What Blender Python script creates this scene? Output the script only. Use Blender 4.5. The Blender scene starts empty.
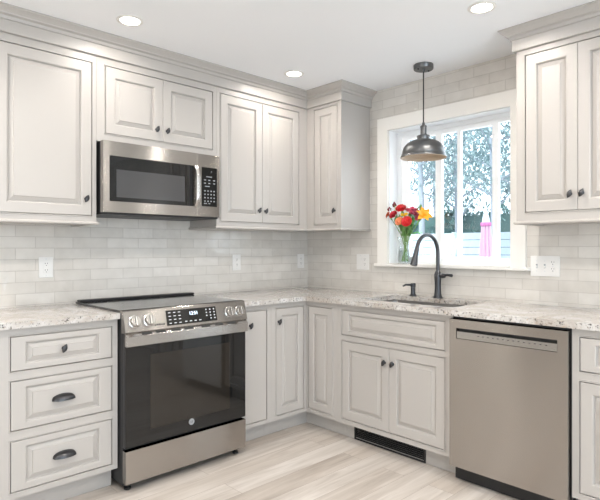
import bpy, bmesh, math, random
from math import pi, sin, cos, radians as R
from mathutils import Vector, Matrix
random.seed(7)
SC = bpy.context.scene
COL = SC.collection

# ------------------------------------------------------------------ camera
cam = bpy.data.cameras.new('camera')
cam_o = bpy.data.objects.new('camera', cam)
COL.objects.link(cam_o)
cam.sensor_fit = 'HORIZONTAL'
cam.sensor_width = 36.0
cam.lens = 524.24 / 600 * 36.0
cam.shift_y = -2.12 / 600
cam.clip_start = 0.05
cam_o.location = (-3.1533, -3.2159, 1.2468)
cam_o.rotation_euler = (R(90), 0, R(46.387 - 90))
SC.camera = cam_o

# ------------------------------------------------------------------ view
SC.view_settings.view_transform = 'Standard'
SC.view_settings.look = 'None'
SC.view_settings.exposure = -0.36
SC.view_settings.gamma = 1.0
SC.view_settings.use_curve_mapping = False

# ------------------------------------------------------------------ world and sun
W = bpy.data.worlds.new('sky_world')
SC.world = W
W.use_nodes = True
bg = W.node_tree.nodes['Background']
bg.inputs[0].default_value = (0.80, 0.92, 1.0, 1)
bg.inputs[1].default_value = 4.6

sun = bpy.data.lights.new('sun', 'SUN')
sun.energy = 4.0
sun.angle = R(2)
sun.color = (1, .97, .92)
sun_o = bpy.data.objects.new('sun', sun)
COL.objects.link(sun_o)
sun_o.rotation_euler = Vector((0.62, 0.10, -0.78)).to_track_quat('-Z', 'Y').to_euler()

LAMP_W = 3.0
LAMP_COL = (1.0, 0.935, 0.865)


def area(name, loc, direction, sx, sy, w, col):
    l = bpy.data.lights.new(name, 'AREA')
    l.shape = 'RECTANGLE'
    l.size = sx
    l.size_y = sy
    l.energy = w
    l.color = col
    o = bpy.data.objects.new(name, l)
    COL.objects.link(o)
    o.location = loc
    o.rotation_euler = Vector(direction).to_track_quat('-Z', 'Z').to_euler()
    return o


# added fill lights: cool from behind the camera, warm from the side; then daylight through the sink window
area('cool_fill_rear', (-2.6, -6.16, 1.25), (0, 1, 0), 2.9, 2.1, 105, (0.72, 0.86, 1.0))  # added fill to brighten the range wall and room
area('warm_fill_side', (-5.66, -2.6, 1.35), (1, 0, 0), 2.4, 1.5, 40, (1.0, 0.83, 0.65))  # added warm fill for the window wall
area('daylight_sink_window', (0.30, -1.32, 1.62), (-1, 0, 0), 0.95, 0.95, 6, (0.82, 0.92, 1.0))


# ------------------------------------------------------------------ materials
def srgb(r, g, b):
    f = lambda c: (c / 255 / 12.92) if c / 255 <= .04045 else ((c / 255 + .055) / 1.055) ** 2.4
    return (f(r), f(g), f(b), 1)


def mat(name, col=(.8, .8, .8, 1), rough=.5, metal=0.0, ior=None, coat=0, aniso=0, emit=None, es=0, spec=None):
    m = bpy.data.materials.new(name)
    m.use_nodes = True
    b = m.node_tree.nodes['Principled BSDF']
    b.inputs['Base Color'].default_value = col
    b.inputs['Roughness'].default_value = rough
    b.inputs['Metallic'].default_value = metal
    if ior: b.inputs['IOR'].default_value = ior
    if coat: b.inputs['Coat Weight'].default_value = coat
    if spec is not None: b.inputs['Specular IOR Level'].default_value = spec
    if aniso: b.inputs['Anisotropic'].default_value = aniso
    if emit:
        b.inputs['Emission Color'].default_value = emit
        b.inputs['Emission Strength'].default_value = es
    return m


class NT:
    def __init__(s, m):
        s.t = m.node_tree
        s.b = s.t.nodes['Principled BSDF']

    def n(s, typ, **kw):
        x = s.t.nodes.new(typ)
        for k, v in kw.items():
            if k.startswith('i_'):
                x.inputs[k[2:].replace('_', ' ')].default_value = v
            else:
                setattr(x, k, v)
        return x

    def l(s, a, b): s.t.links.new(a, b)

    def ramp(s, src, stops, interp='LINEAR'):
        r = s.n('ShaderNodeValToRGB')
        r.color_ramp.interpolation = interp
        el = r.color_ramp.elements
        while len(el) < len(stops): el.new(.5)
        for e, (p, c) in zip(el, stops):
            e.position = p
            e.color = c if len(c) == 4 else (*c, 1)
        s.l(src, r.inputs[0])
        return r.outputs[0]

    def mix(s, fac, a, b, mode='MIX'):
        x = s.n('ShaderNodeMix', data_type='RGBA', blend_type=mode)
        if hasattr(fac, 'links'): s.l(fac, x.inputs[0])
        else: x.inputs[0].default_value = fac
        for v, i in ((a, 6), (b, 7)):
            if hasattr(v, 'links'): s.l(v, x.inputs[i])
            else: x.inputs[i].default_value = v
        return x.outputs[2]


def coords(nt, swap=None, scale=(1, 1, 1), loc=(0, 0, 0)):
    tc = nt.n('ShaderNodeTexCoord')
    out = tc.outputs['Object']
    if swap:
        sp = nt.n('ShaderNodeSeparateXYZ')
        cb = nt.n('ShaderNodeCombineXYZ')
        nt.l(out, sp.inputs[0])
        for i, a in enumerate(swap):
            if a is not None: nt.l(sp.outputs['XYZ'.index(a)], cb.inputs[i])
        out = cb.outputs[0]
    mp = nt.n('ShaderNodeMapping')
    mp.inputs['Scale'].default_value = scale
    mp.inputs['Location'].default_value = loc
    nt.l(out, mp.inputs[0])
    return mp.outputs[0]


def tile_material(name, swap, loc):
    m = mat(name, rough=.06)
    t = NT(m)
    v = coords(t, swap, loc=loc)
    br = t.n('ShaderNodeTexBrick', offset=.5, offset_frequency=2)
    br.inputs['Scale'].default_value = 1
    br.inputs['Brick Width'].default_value = .2095
    br.inputs['Row Height'].default_value = .0645
    br.inputs['Mortar Size'].default_value = .0018
    br.inputs['Mortar Smooth'].default_value = .25
    br.inputs['Color1'].default_value = srgb(206, 200, 192)
    br.inputs['Color2'].default_value = srgb(217, 212, 205)
    br.inputs['Mortar'].default_value = srgb(182, 175, 167)
    t.l(v, br.inputs['Vector'])
    nz = t.n('ShaderNodeTexNoise')
    nz.inputs['Scale'].default_value = 9
    nz.inputs['Detail'].default_value = 4
    t.l(v, nz.inputs['Vector'])
    cl = t.mix(.16, br.outputs['Color'], t.ramp(nz.outputs[0], [(.3, (.42, .41, .40)), (.7, (.85, .84, .82))]))
    t.l(cl, t.b.inputs['Base Color'])
    t.l(t.ramp(br.outputs['Fac'], [(0, (.045, .045, .045)), (1, (.7, .7, .7))]), t.b.inputs['Roughness'])
    # hand-made glaze: gentle waves over each tile, rounded joints
    w1 = t.n('ShaderNodeTexNoise')
    w1.inputs['Scale'].default_value = 15
    w1.inputs['Detail'].default_value = 2.5
    t.l(v, w1.inputs['Vector'])
    b1 = t.n('ShaderNodeBump')
    b1.inputs['Strength'].default_value = .8
    b1.inputs['Distance'].default_value = .0045
    t.l(w1.outputs[0], b1.inputs['Height'])
    inv = t.n('ShaderNodeMath', operation='SUBTRACT')
    inv.inputs[0].default_value = 1
    t.l(br.outputs['Fac'], inv.inputs[1])
    b2 = t.n('ShaderNodeBump')
    b2.inputs['Strength'].default_value = .6
    b2.inputs['Distance'].default_value = .0015
    t.l(inv.outputs[0], b2.inputs['Height'])
    t.l(b1.outputs[0], b2.inputs['Normal'])
    t.l(b2.outputs[0], t.b.inputs['Normal'])
    return m


def floor_material():
    m = mat('floor_planks', rough=.42)
    t = NT(m)
    v = coords(t, loc=(.31, .035, 0))
    br = t.n('ShaderNodeTexBrick', offset=.37, offset_frequency=2, squash=1)
    br.inputs['Scale'].default_value = 1
    br.inputs['Brick Width'].default_value = 1.22
    br.inputs['Row Height'].default_value = .15
    br.inputs['Mortar Size'].default_value = .0009
    br.inputs['Mortar Smooth'].default_value = .1
    br.inputs['Color1'].default_value = (0, 0, 0, 1)
    br.inputs['Color2'].default_value = (1, 1, 1, 1)
    br.inputs['Mortar'].default_value = (.5, .5, .5, 1)
    t.l(v, br.inputs['Vector'])
    off = t.n('ShaderNodeVectorMath', operation='MULTIPLY_ADD')
    t.l(br.outputs['Color'], off.inputs[0])
    off.inputs[1].default_value = (3.1, 7.3, 5.5)
    t.l(v, off.inputs[2])
    mp = t.n('ShaderNodeMapping')
    mp.inputs['Scale'].default_value = (1.1, 13, 1)
    t.l(off.outputs[0], mp.inputs[0])
    g = t.n('ShaderNodeTexNoise')
    g.inputs['Scale'].default_value = 1.6
    g.inputs['Detail'].default_value = 7
    g.inputs['Roughness'].default_value = .6
    g.inputs['Distortion'].default_value = .6
    t.l(mp.outputs[0], g.inputs['Vector'])
    wood = t.ramp(g.outputs[0], [(.22, srgb(164, 155, 147)), (.42, srgb(189, 181, 173)), (.6, srgb(204, 197, 190)), (.8, srgb(216, 210, 204))])
    tone = t.ramp(br.outputs['Color'], [(0, srgb(232, 228, 224)), (.5, (1, 1, 1)), (1, srgb(238, 233, 228))])
    c = t.mix(1.0, wood, tone, 'MULTIPLY')
    c = t.mix(br.outputs['Fac'], c, srgb(140, 128, 118))
    t.l(c, t.b.inputs['Base Color'])
    b = t.n('ShaderNodeBump')
    b.inputs['Strength'].default_value = .12
    b.inputs['Distance'].default_value = .002
    t.l(g.outputs[0], b.inputs['Height'])
    t.l(b.outputs[0], t.b.inputs['Normal'])
    return m


def granite_material():
    m = mat('speckled_granite', rough=.12)
    t = NT(m)
    v = coords(t)
    n1 = t.n('ShaderNodeTexNoise', i_Scale=7, i_Detail=6, i_Roughness=.62, i_Distortion=.8)
    n2 = t.n('ShaderNodeTexNoise', i_Scale=55, i_Detail=4, i_Roughness=.65)
    n3 = t.n('ShaderNodeTexNoise', i_Scale=26, i_Detail=5, i_Roughness=.7, i_Distortion=.4)
    n4 = t.n('ShaderNodeTexNoise', i_Scale=75, i_Detail=7, i_Roughness=.78)
    for n in (n1, n2, n3, n4): t.l(v, n.inputs['Vector'])
    base = t.ramp(n1.outputs[0], [(.30, srgb(170, 160, 151)), (.45, srgb(188, 182, 176)), (.6, srgb(204, 201, 198))])
    tan = t.ramp(n2.outputs[0], [(.57, (0, 0, 0)), (.70, (.7, .7, .7))])
    c = t.mix(tan, base, srgb(172, 150, 128))
    gr = t.ramp(n3.outputs[0], [(.58, (0, 0, 0)), (.68, (.75, .75, .75))])
    c = t.mix(gr, c, srgb(160, 155, 152))
    bl = t.ramp(n4.outputs[0], [(.545, (0, 0, 0)), (.60, (.92, .92, .92))])
    c = t.mix(bl, c, srgb(56, 53, 52))
    t.l(c, t.b.inputs['Base Color'])
    return m


def steel_material(name, col, rough=.24, an=1.0):
    """Steel brushed along its width, so highlights draw out vertically."""
    m = mat(name, col, rough, 1.0, aniso=an)
    t = NT(m)
    cb = t.n('ShaderNodeCombineXYZ')
    cb.inputs[2].default_value = 1.0
    t.l(cb.outputs[0], t.b.inputs['Tangent'])
    return m


def glass_material(name, tint=(1, 1, 1, 1), refl=.12):
    m = bpy.data.materials.new(name)
    m.use_nodes = True
    t = m.node_tree
    t.nodes.clear()
    o = t.nodes.new('ShaderNodeOutputMaterial')
    mx = t.nodes.new('ShaderNodeMixShader')
    tr = t.nodes.new('ShaderNodeBsdfTransparent')
    tr.inputs[0].default_value = tint
    gl = t.nodes.new('ShaderNodeBsdfGlossy')
    gl.inputs['Roughness'].default_value = .02
    fr = t.nodes.new('ShaderNodeLayerWeight')
    fr.inputs[0].default_value = refl
    t.links.new(fr.outputs['Facing'], mx.inputs[0])
    t.links.new(tr.outputs[0], mx.inputs[1])
    t.links.new(gl.outputs[0], mx.inputs[2])
    t.links.new(mx.outputs[0], o.inputs[0])
    return m


def leaf_material(name, a, b):
    m = mat(name, a, .6)
    t = NT(m)
    v = coords(t)
    n = t.n('ShaderNodeTexNoise', i_Scale=2.5, i_Detail=3)
    t.l(v, n.inputs['Vector'])
    t.l(t.ramp(n.outputs[0], [(.35, a), (.65, b)]), t.b.inputs['Base Color'])
    return m


PAINT = mat('cabinet_paint', srgb(180, 175, 170), .36)
TRIMW = mat('white_trim_paint', srgb(232, 229, 224), .4)
CEIL = mat('ceiling_paint', srgb(242, 243, 245), .8)
WALLP = mat('wall_paint', srgb(186, 182, 176), .7)
VINYL = mat('white_vinyl', srgb(244, 246, 248), .35)
STEEL = steel_material('brushed_stainless', (.41, .385, .36, 1))
STEEL2 = steel_material('smooth_stainless', (.50, .48, .46, 1), .24, .3)
SINKM = mat('sink_steel', (.25, .245, .24, 1), .3, 1)
BRONZE = mat('dark_bronze', srgb(74, 74, 76), .3, .8)
FAUC = mat('faucet_bronze', srgb(74, 75, 78), .32, .7)
PEND = mat('pendant_metal', srgb(112, 113, 114), .38, .95)
PENDIN = mat('pendant_inside', srgb(190, 170, 148), .5)
BLACKG = mat('black_glass', (.010, .010, .010, 1), .03, ior=1.5)
COOKG = mat('cooktop_glass', (.02, .021, .023, 1), .10, ior=1.9)
GREYG = mat('grey_window_mesh', (.055, .055, .057, 1), .10, ior=1.6)
OVENW = mat('oven_window_glass', (.020, .017, .014, 1), .03, ior=1.52)
BLACKP = mat('black_plastic', (.012, .012, .013, 1), .4)
DARKM = mat('dark_metal_side', (.035, .035, .037, 1), .45, .5)
GREYP = mat('grey_print', srgb(150, 152, 155), .6)
PALEP = mat('pale_print', srgb(205, 208, 212), .6)
WHITEP = mat('white_plastic', srgb(226, 224, 221), .35)
SLOT = mat('dark_slot', (.03, .03, .03, 1), .6)
BURN = mat('burner_mark', srgb(88, 90, 94), .3)
CLOCK = mat('clock_digits', (.7, .85, 1, 1), .5, emit=(.75, .88, 1, 1), es=2.5)
LENS = mat('lamp_lens', (1, 1, 1, 1), .5, emit=(1, .95, .88, 1), es=28)


def tm(name, swap, loc): return tile_material(name, swap, loc)


TILE_A = tm('glazed_tile_range', ('X', 'Z', None), (1.973 - .0025, -(1.181 - .0645 * 18), 0))
TILE_B = tm('glazed_tile_window', ('Y', 'Z', None), (1.955 + .10475, -(1.190 - .0645 * 18), 0))
FLOORM = floor_material()
GRAN = granite_material()
PANE = glass_material('window_glass')
VASEG = glass_material('vase_glass', (.96, .98, .98, 1), .4)


# ------------------------------------------------------------------ mesh helpers
def box(bm, x0, x1, y0, y1, z0, z1, bev=0, seg=1):
    vs = [bm.verts.new(p) for p in ((x0, y0, z0), (x1, y0, z0), (x1, y1, z0), (x0, y1, z0), (x0, y0, z1), (x1, y0, z1), (x1, y1, z1), (x0, y1, z1))]
    fs = [bm.faces.new([vs[i] for i in f]) for f in ((3, 2, 1, 0), (4, 5, 6, 7), (0, 1, 5, 4), (1, 2, 6, 5), (2, 3, 7, 6), (3, 0, 4, 7))]
    if bev:
        es = list({e for f in fs for e in f.edges})
        bmesh.ops.bevel(bm, geom=es, offset=bev, segments=seg, affect='EDGES', profile=.5)
    return vs


def lathe(bm, prof, seg=32, mtx=None, close=False):
    """prof: (radius, height) pairs about +Z; mtx places it."""
    mtx = mtx or Matrix()
    rings = []
    for r, h in prof:
        if r < 1e-6:
            rings.append([bm.verts.new(mtx @ Vector((0, 0, h)))])
        else:
            rings.append([bm.verts.new(mtx @ Vector((r * cos(2 * pi * i / seg), r * sin(2 * pi * i / seg), h))) for i in range(seg)])
    for a, b in zip(rings, rings[1:]):
        for i in range(seg):
            j = (i + 1) % seg
            if len(a) == 1 and len(b) == 1: continue
            if len(a) == 1: bm.faces.new((a[0], b[i], b[j]))
            elif len(b) == 1: bm.faces.new((a[i], a[j], b[0]))
            else: bm.faces.new((a[i], a[j], b[j], b[i]))
    return rings


def tube(bm, pts, rad, seg=10, cap=True):
    pts = [Vector(p) for p in pts]
    n = len(pts)
    rs = rad if isinstance(rad, (list, tuple)) else [rad] * n
    up = Vector((0, 0, 1))
    t0 = (pts[1] - pts[0]).normalized()
    if abs(t0.dot(up)) > .95: up = Vector((1, 0, 0))
    u = t0.cross(up).normalized()
    rings = []
    for i, p in enumerate(pts):
        t = (pts[min(i + 1, n - 1)] - pts[max(i - 1, 0)]).normalized()
        u = (u - t * u.dot(t)).normalized()
        w = t.cross(u)
        rings.append([bm.verts.new(p + (u * cos(2 * pi * k / seg) + w * sin(2 * pi * k / seg)) * rs[i]) for k in range(seg)])
    for a, b in zip(rings, rings[1:]):
        for k in range(seg):
            bm.faces.new((a[k], a[(k + 1) % seg], b[(k + 1) % seg], b[k]))
    if cap:
        bm.faces.new(rings[0][::-1])
        bm.faces.new(rings[-1])


def grid_slab(bm, us, vs, filled, d0, d1, mp):
    """Solid slab over grid cells (us x vs) for which filled(u, v) is true, from depth d0 to d1; mp(u, v, d) -> point."""
    us = sorted(set(round(u, 5) for u in us))
    vs = sorted(set(round(v, 5) for v in vs))
    nu, nv = len(us) - 1, len(vs) - 1
    F = [[filled((us[i] + us[i + 1]) / 2, (vs[j] + vs[j + 1]) / 2) for j in range(nv)] for i in range(nu)]
    V = {}

    def vert(i, j, k):
        if (i, j, k) not in V: V[i, j, k] = bm.verts.new(mp(us[i], vs[j], (d0, d1)[k]))
        return V[i, j, k]

    g = lambda i, j: 0 <= i < nu and 0 <= j < nv and F[i][j]
    for i in range(nu):
        for j in range(nv):
            if not F[i][j]: continue
            for k in (0, 1):
                q = [vert(i, j, k), vert(i + 1, j, k), vert(i + 1, j + 1, k), vert(i, j + 1, k)]
                bm.faces.new(q if k else q[::-1])
            for (a, b, c) in (((i - 1, j), (i, j), (i, j + 1)), ((i + 1, j), (i + 1, j + 1), (i + 1, j)),
                              ((i, j - 1), (i + 1, j), (i, j)), ((i, j + 1), (i, j + 1), (i + 1, j + 1))):
                if not g(*a): bm.faces.new((vert(*b, 0), vert(*b, 1), vert(*c, 1), vert(*c, 0)))


def sweep(bm, path, prof):
    """Sweep a closed profile of (outward offset, z) along a plan path with mitred corners; outward = to the right of travel."""
    P = [Vector((x, y)) for x, y in path]
    rings = []
    for i, p in enumerate(P):
        nrm = []
        if i > 0:
            d = (P[i] - P[i - 1]).normalized(); nrm.append(Vector((d.y, -d.x)))
        if i < len(P) - 1:
            d = (P[i + 1] - P[i]).normalized(); nrm.append(Vector((d.y, -d.x)))
        if len(nrm) == 2:
            b = (nrm[0] + nrm[1])
            b = b / (b.dot(nrm[0]))
        else: b = nrm[0]
        rings.append([bm.verts.new((p.x + b.x * o, p.y + b.y * o, z)) for o, z in prof])
    m = len(prof)
    for a, b in zip(rings, rings[1:]):
        for k in range(m):
            bm.faces.new((a[k], a[(k + 1) % m], b[(k + 1) % m], b[k]))
    bm.faces.new(rings[0][::-1])
    bm.faces.new(rings[-1])


def link(name, mesh, m, parent=None, loc=(0, 0, 0), rz=0):
    o = bpy.data.objects.new(name, mesh)
    COL.objects.link(o)
    if m is not None and len(mesh.materials) == 0: mesh.materials.append(m)
    if parent: o.parent = parent
    o.location = loc
    o.rotation_euler = (0, 0, rz)
    return o


def ob(name, bm, m, parent=None, loc=(0, 0, 0), rz=0, smooth=0):
    bmesh.ops.recalc_face_normals(bm, faces=bm.faces)
    if smooth:
        for f in bm.faces: f.smooth = True
        lim = R(smooth)
        for e in bm.edges:
            if len(e.link_faces) == 2 and e.calc_face_angle(0) > lim: e.smooth = False
    me = bpy.data.meshes.new(name)
    bm.to_mesh(me)
    bm.free()
    return link(name, me, m, parent, loc, rz)


def NB(): return bmesh.new()


def bxo(name, m, parent, *a, bev=.0015, smooth=0):
    bm = NB()
    box(bm, *a, bev=bev)
    return ob(name, bm, m, parent, smooth=smooth)


def tag(o, label, cat, group=None, kind=None):
    o['label'] = label
    o['category'] = cat
    if group: o['group'] = group
    if kind: o['kind'] = kind
    return o


def thing(name, label, cat, loc=(0, 0, 0), rz=0, group=None):
    o = bpy.data.objects.new(name, None)
    o.empty_display_size = .1
    COL.objects.link(o)
    o.location = loc
    o.rotation_euler = (0, 0, rz)
    return tag(o, label, cat, group)


def struct(name, bm, m, parent=None, smooth=0):
    o = ob(name, bm, m, parent, smooth=smooth)
    if not parent: o['kind'] = 'structure'
    return o


def text_mesh(name, s, size, m, parent, mtx, depth=.0004):
    cu = bpy.data.curves.new(name, 'FONT')
    cu.body = s
    cu.size = size
    cu.align_x = 'CENTER'
    cu.align_y = 'CENTER'
    cu.extrude = depth
    t = bpy.data.objects.new(name, cu)
    COL.objects.link(t)
    dg = bpy.context.evaluated_depsgraph_get()
    me = bpy.data.meshes.new_from_object(t.evaluated_get(dg))
    bpy.data.objects.remove(t)
    me.transform(mtx)
    me.materials.clear()
    return link(name, me, m, parent)


FRONT = Matrix.Rotation(R(90), 4, 'X')      # text lying in XY -> standing, facing -Y


# ------------------------------------------------------------------ room shell
CZ = 2.43
RX0, RY0 = -5.5, -6.0


def slab_box(name, m, *a):
    bm = NB()
    box(bm, *a)
    return struct(name, bm, m)


slab_box('floor', FLOORM, RX0 - .16, .16, RY0 - .16, .16, -.1, 0)
slab_box('ceiling', CEIL, RX0 - .16, .16, RY0 - .16, .16, CZ, CZ + .12)
slab_box('wall_back', TILE_A, RX0 - .16, .16, 0, .16, 0, CZ)
WY0, WY1, WZ0, WZ1 = -1.785, -.86, 1.128, 2.115
bm = NB()
grid_slab(bm, [RY0 - .16, WY0, WY1, 0], [0, WZ0, WZ1, CZ], lambda u, v: not (WY0 < u < WY1 and WZ0 < v < WZ1), 0, .16, lambda u, v, d: (d, u, v))
struct('wall_right', bm, TILE_B)
bm = NB()
grid_slab(bm, [RX0, -4.05, -1.15, 0], [0, .12, 2.2, CZ], lambda u, v: not (-4.05 < u < -1.15 and .12 < v < 2.2), RY0 - .16, RY0, lambda u, v, d: (u, d, v))
struct('wall_front', bm, WALLP)
bm = NB()
grid_slab(bm, [RY0 - .16, -3.8, -1.4, 0], [0, .6, 2.1, CZ], lambda u, v: not (-3.8 < u < -1.4 and .6 < v < 2.1), RX0 - .16, RX0, lambda u, v, d: (d, u, v))
struct('wall_left', bm, WALLP)


def simple_window(name, u0, u1, v0, v1, nl, mp):
    bm = NB()
    cuts = [u0 + (u1 - u0) * k / nl for k in range(nl + 1)]
    us = [u0, u0 + .06, u1 - .06, u1] + [c + d for c in cuts[1:-1] for d in (-.04, .04)]
    f = lambda u, v: u < u0 + .06 or u > u1 - .06 or v < v0 + .06 or v > v1 - .06 or any(abs(u - c) < .04 for c in cuts[1:-1])
    grid_slab(bm, us, [v0, v0 + .06, v1 - .06, v1], f, .03, .10, mp)
    return struct(name, bm, VINYL)


simple_window('added_window_2', -4.05, -1.15, .12, 2.2, 3, lambda u, v, d: (u, RY0 - d, v))  # unseen window, added to frame the cool rear fill
simple_window('added_window_3', -3.8, -1.4, .6, 2.1, 2, lambda u, v, d: (RX0 - d, u, v))  # unseen opening in the side wall, added for the warm fill

# ------------------------------------------------------------------ sink window (in wall_right)
win = bpy.data.objects.new('window_1', None)
COL.objects.link(win)
win['kind'] = 'structure'
WM = lambda u, v, d: (d, u, v)
bm = NB()     # jamb lining
grid_slab(bm, [WY0 + .0005, WY0 + .006, WY1 - .006, WY1 - .0005], [WZ0 + .0005, WZ0 + .004, WZ1 - .006, WZ1 - .0005], lambda u, v: not (WY0 + .006 < u < WY1 - .006 and WZ0 + .004 < v < WZ1 - .006), .002, .158, WM)
ob('window_jamb', bm, VINYL, win)
bm = NB()     # main frame
fy0, fy1, fz0, fz1 = WY0 + .006, WY1 - .006, WZ0 + .004, WZ1 - .006
grid_slab(bm, [fy0, fy0 + .03, fy1 - .036, fy1], [fz0, fz0 + .022, fz1 - .03, fz1], lambda u, v: not (fy0 + .03 < u < fy1 - .036 and fz0 + .022 < v < fz1 - .03), .095, .155, WM)
ob('window_frame', bm, VINYL, win)


def sash(y0, y1, st0, st1, rail, x0, x1, munt=None):
    z0, z1 = fz0 + .022, fz1 - .03
    us = [y0, y0 + st0, y1 - st1, y1]
    if munt: us += [munt - .013, munt + .013]
    bm = NB()
    f = lambda u, v: u < y0 + st0 or u > y1 - st1 or v < z0 + rail or v > z1 - rail or (munt and abs(u - munt) < .013)
    grid_slab(bm, us, [z0, z0 + rail, z1 - rail, z1], f, x0, x1, WM)
    s = ob('window_sash', bm, VINYL, win)
    bm = NB()
    box(bm, (x0 + x1) / 2 - .002, (x0 + x1) / 2 + .002, y0 + st0, y1 - st1, z0 + rail, z1 - rail)
    ob('window_pane', bm, PANE, s)


sash(-1.236, fy1 - .036, .045, .062, .034, .10, .122)
sash(-1.6435, -1.236, .034, .004, .034, .104, .130, munt=-1.371)
sash(fy0 + .03, -1.6435, .018, .008, .024, .104, .130)

# casing and stool
cs = .093
bm = NB()
c0, c1, ct = WY0 - cs, WY1 + cs, WZ1 + cs
grid_slab(bm, [c0, WY0, WY1, c1], [WZ0, WZ1, ct], lambda u, v: v > WZ1 or u < WY0 or u > WY1, -.019, -.0005, WM)
es = [e for e in bm.edges if len(e.link_faces) == 2 and e.calc_face_angle(0) > .5]
bmesh.ops.bevel(bm, geom=es, offset=.002, segments=1, affect='EDGES')
struct('trim_1', bm, TRIMW)
bm = NB()
box(bm, -.045, .094, WY0 + .002, WY1 - .002, 1.1305, 1.1335)
box(bm, -.045, -.0005, -1.905, -.752, 1.110, 1.1305, bev=.005, seg=2)
struct('trim_2', bm, TRIMW)

# ------------------------------------------------------------------ cabinet parts
KNOB = None


def knob_mesh():
    bm = NB()
    toF = Matrix.Rotation(R(90), 4, 'X')         # local +Z -> -Y
    lathe(bm, [(0, 0), (.009, 0), (.0085, .002), (.0045, .004), (.004, .013), (.0045, .016), (0, .017)], 14, toF)
    n, k = 10, 12
    tilt = Matrix.Translation((0, -.019, 0)) @ Matrix.Rotation(R(14), 4, 'Y')
    rings = []
    for i in range(n + 1):
        t = i / n
        r = .0125 * max(0.0, sin(pi * t)) ** .8
        z = (t - .5) * .046
        sx = .0045 * (2 * t - 1) ** 3
        if i in (0, n): rings.append([bm.verts.new(tilt @ Vector((sx, 0, z)))])
        else: rings.append([bm.verts.new(tilt @ Vector((sx + r * cos(2 * pi * j / k), .6 * r * sin(2 * pi * j / k), z))) for j in range(k)])
    for a, b in zip(rings, rings[1:]):
        for j in range(k):
            q = (j + 1) % k
            if len(a) == 1: bm.faces.new((a[0], b[j], b[q]))
            elif len(b) == 1: bm.faces.new((a[j], a[q], b[0]))
            else: bm.faces.new((a[j], a[q], b[q], b[j]))
    o = ob('knob', bm, BRONZE, smooth=50)
    me = o.data
    bpy.data.objects.remove(o)
    return me


def cup_mesh():
    bm = NB()
    nu, nv = 20, 8
    G = []
    for j in range(nv + 1):
        v = pi / 2 * j / nv
        row = []
        for i in range(nu + 1):
            u = pi * i / nu
            x = -.053 * cos(u) * (1 - .04 * sin(v))
            y = -.034 * sin(u) ** .8 * cos(v)
            z = -.014 + .027 * sin(u) ** .7 * sin(v)
            row.append(bm.verts.new((x, y - .0005, z)))
        G.append(row)
    for j in range(nv):
        for i in range(nu):
            try: bm.faces.new((G[j][i], G[j][i + 1], G[j + 1][i + 1], G[j + 1][i]))
            except ValueError: pass
    bmesh.ops.remove_doubles(bm, verts=bm.verts, dist=.0002)
    bmesh.ops.recalc_face_normals(bm, faces=bm.faces)
    bmesh.ops.solidify(bm, geom=bm.faces[:], thickness=.002)
    o = ob('cup_pull', bm, BRONZE, smooth=50)
    me = o.data
    bpy.data.objects.remove(o)
    return me


KNOB, CUP = knob_mesh(), cup_mesh()


def panel_front(x0, x1, z0, z1, y, rail, raised=True):
    """Door or drawer front facing -Y: frame with a raised panel; rail = width of stiles, or (stiles, rails)."""
    bm = NB()
    sx, sz = rail if isinstance(rail, tuple) else (rail, rail)
    if raised:
        # (share of the frame width, extra inset, depth)
        prof = [(0, 0, .017), (0, 0, -.0005), (0, .0018, -.0022), (1, -.007, -.0022), (1, -.004, -.0010), (1, -.001, .0010), (1, 0, .0105), (1, .004, .0120), (1, .006, .0105), (1, .025, .0030), (1, .0262, -.0008), (1, .0275, -.0012)]
    else:
        prof = [(0, 0, .017), (0, 0, -.0005), (0, .0018, -.0022), (0, .02, -.0022)]
    rings = []
    for f, e, d in prof:
        a, b = f * sx + e, f * sz + e
        rings.append([bm.verts.new((p, y + d, q)) for p, q in ((x0 + a, z0 + b), (x1 - a, z0 + b), (x1 - a, z1 - b), (x0 + a, z1 - b))])
    for a, b in zip(rings, rings[1:]):
        for k in range(4): bm.faces.new((a[k], a[(k + 1) % 4], b[(k + 1) % 4], b[k]))
    bm.faces.new(rings[0][::-1])
    bm.faces.new(rings[-1])
    return bm


def face_frame(x0, x1, z0, z1, y, ops):
    bm = NB()
    us = [x0, x1] + [o[k] for o in ops for k in (0, 2)]
    vs = [z0, z1] + [o[k] for o in ops for k in (1, 3)]
    hole = lambda u, v: any(o[0] < u < o[2] and o[1] < v < o[3] for o in ops)
    grid_slab(bm, us, vs, lambda u, v: not hole(u, v), y, y + .019, lambda u, v, d: (u, d, v))
    for a, b, c, e in [o[:4] for o in ops]:       # beaded edge round each opening
        w = .0055
        pr = [(0, .002), (0, -.0026), (.0012, -.0040), (w - .0012, -.0040), (w, -.0020), (w, .002)]
        rings = [[bm.verts.new((p, y + d, q)) for p, q in ((a - i, b - i), (c + i, b - i), (c + i, e + i), (a - i, e + i))] for i, d in pr]
        for r1, r2 in zip(rings, rings[1:] + rings[:1]):
            for k in range(4): bm.faces.new((r1[k], r1[(k + 1) % 4], r2[(k + 1) % 4], r2[k]))
    return bm


GAP = .0035


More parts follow.
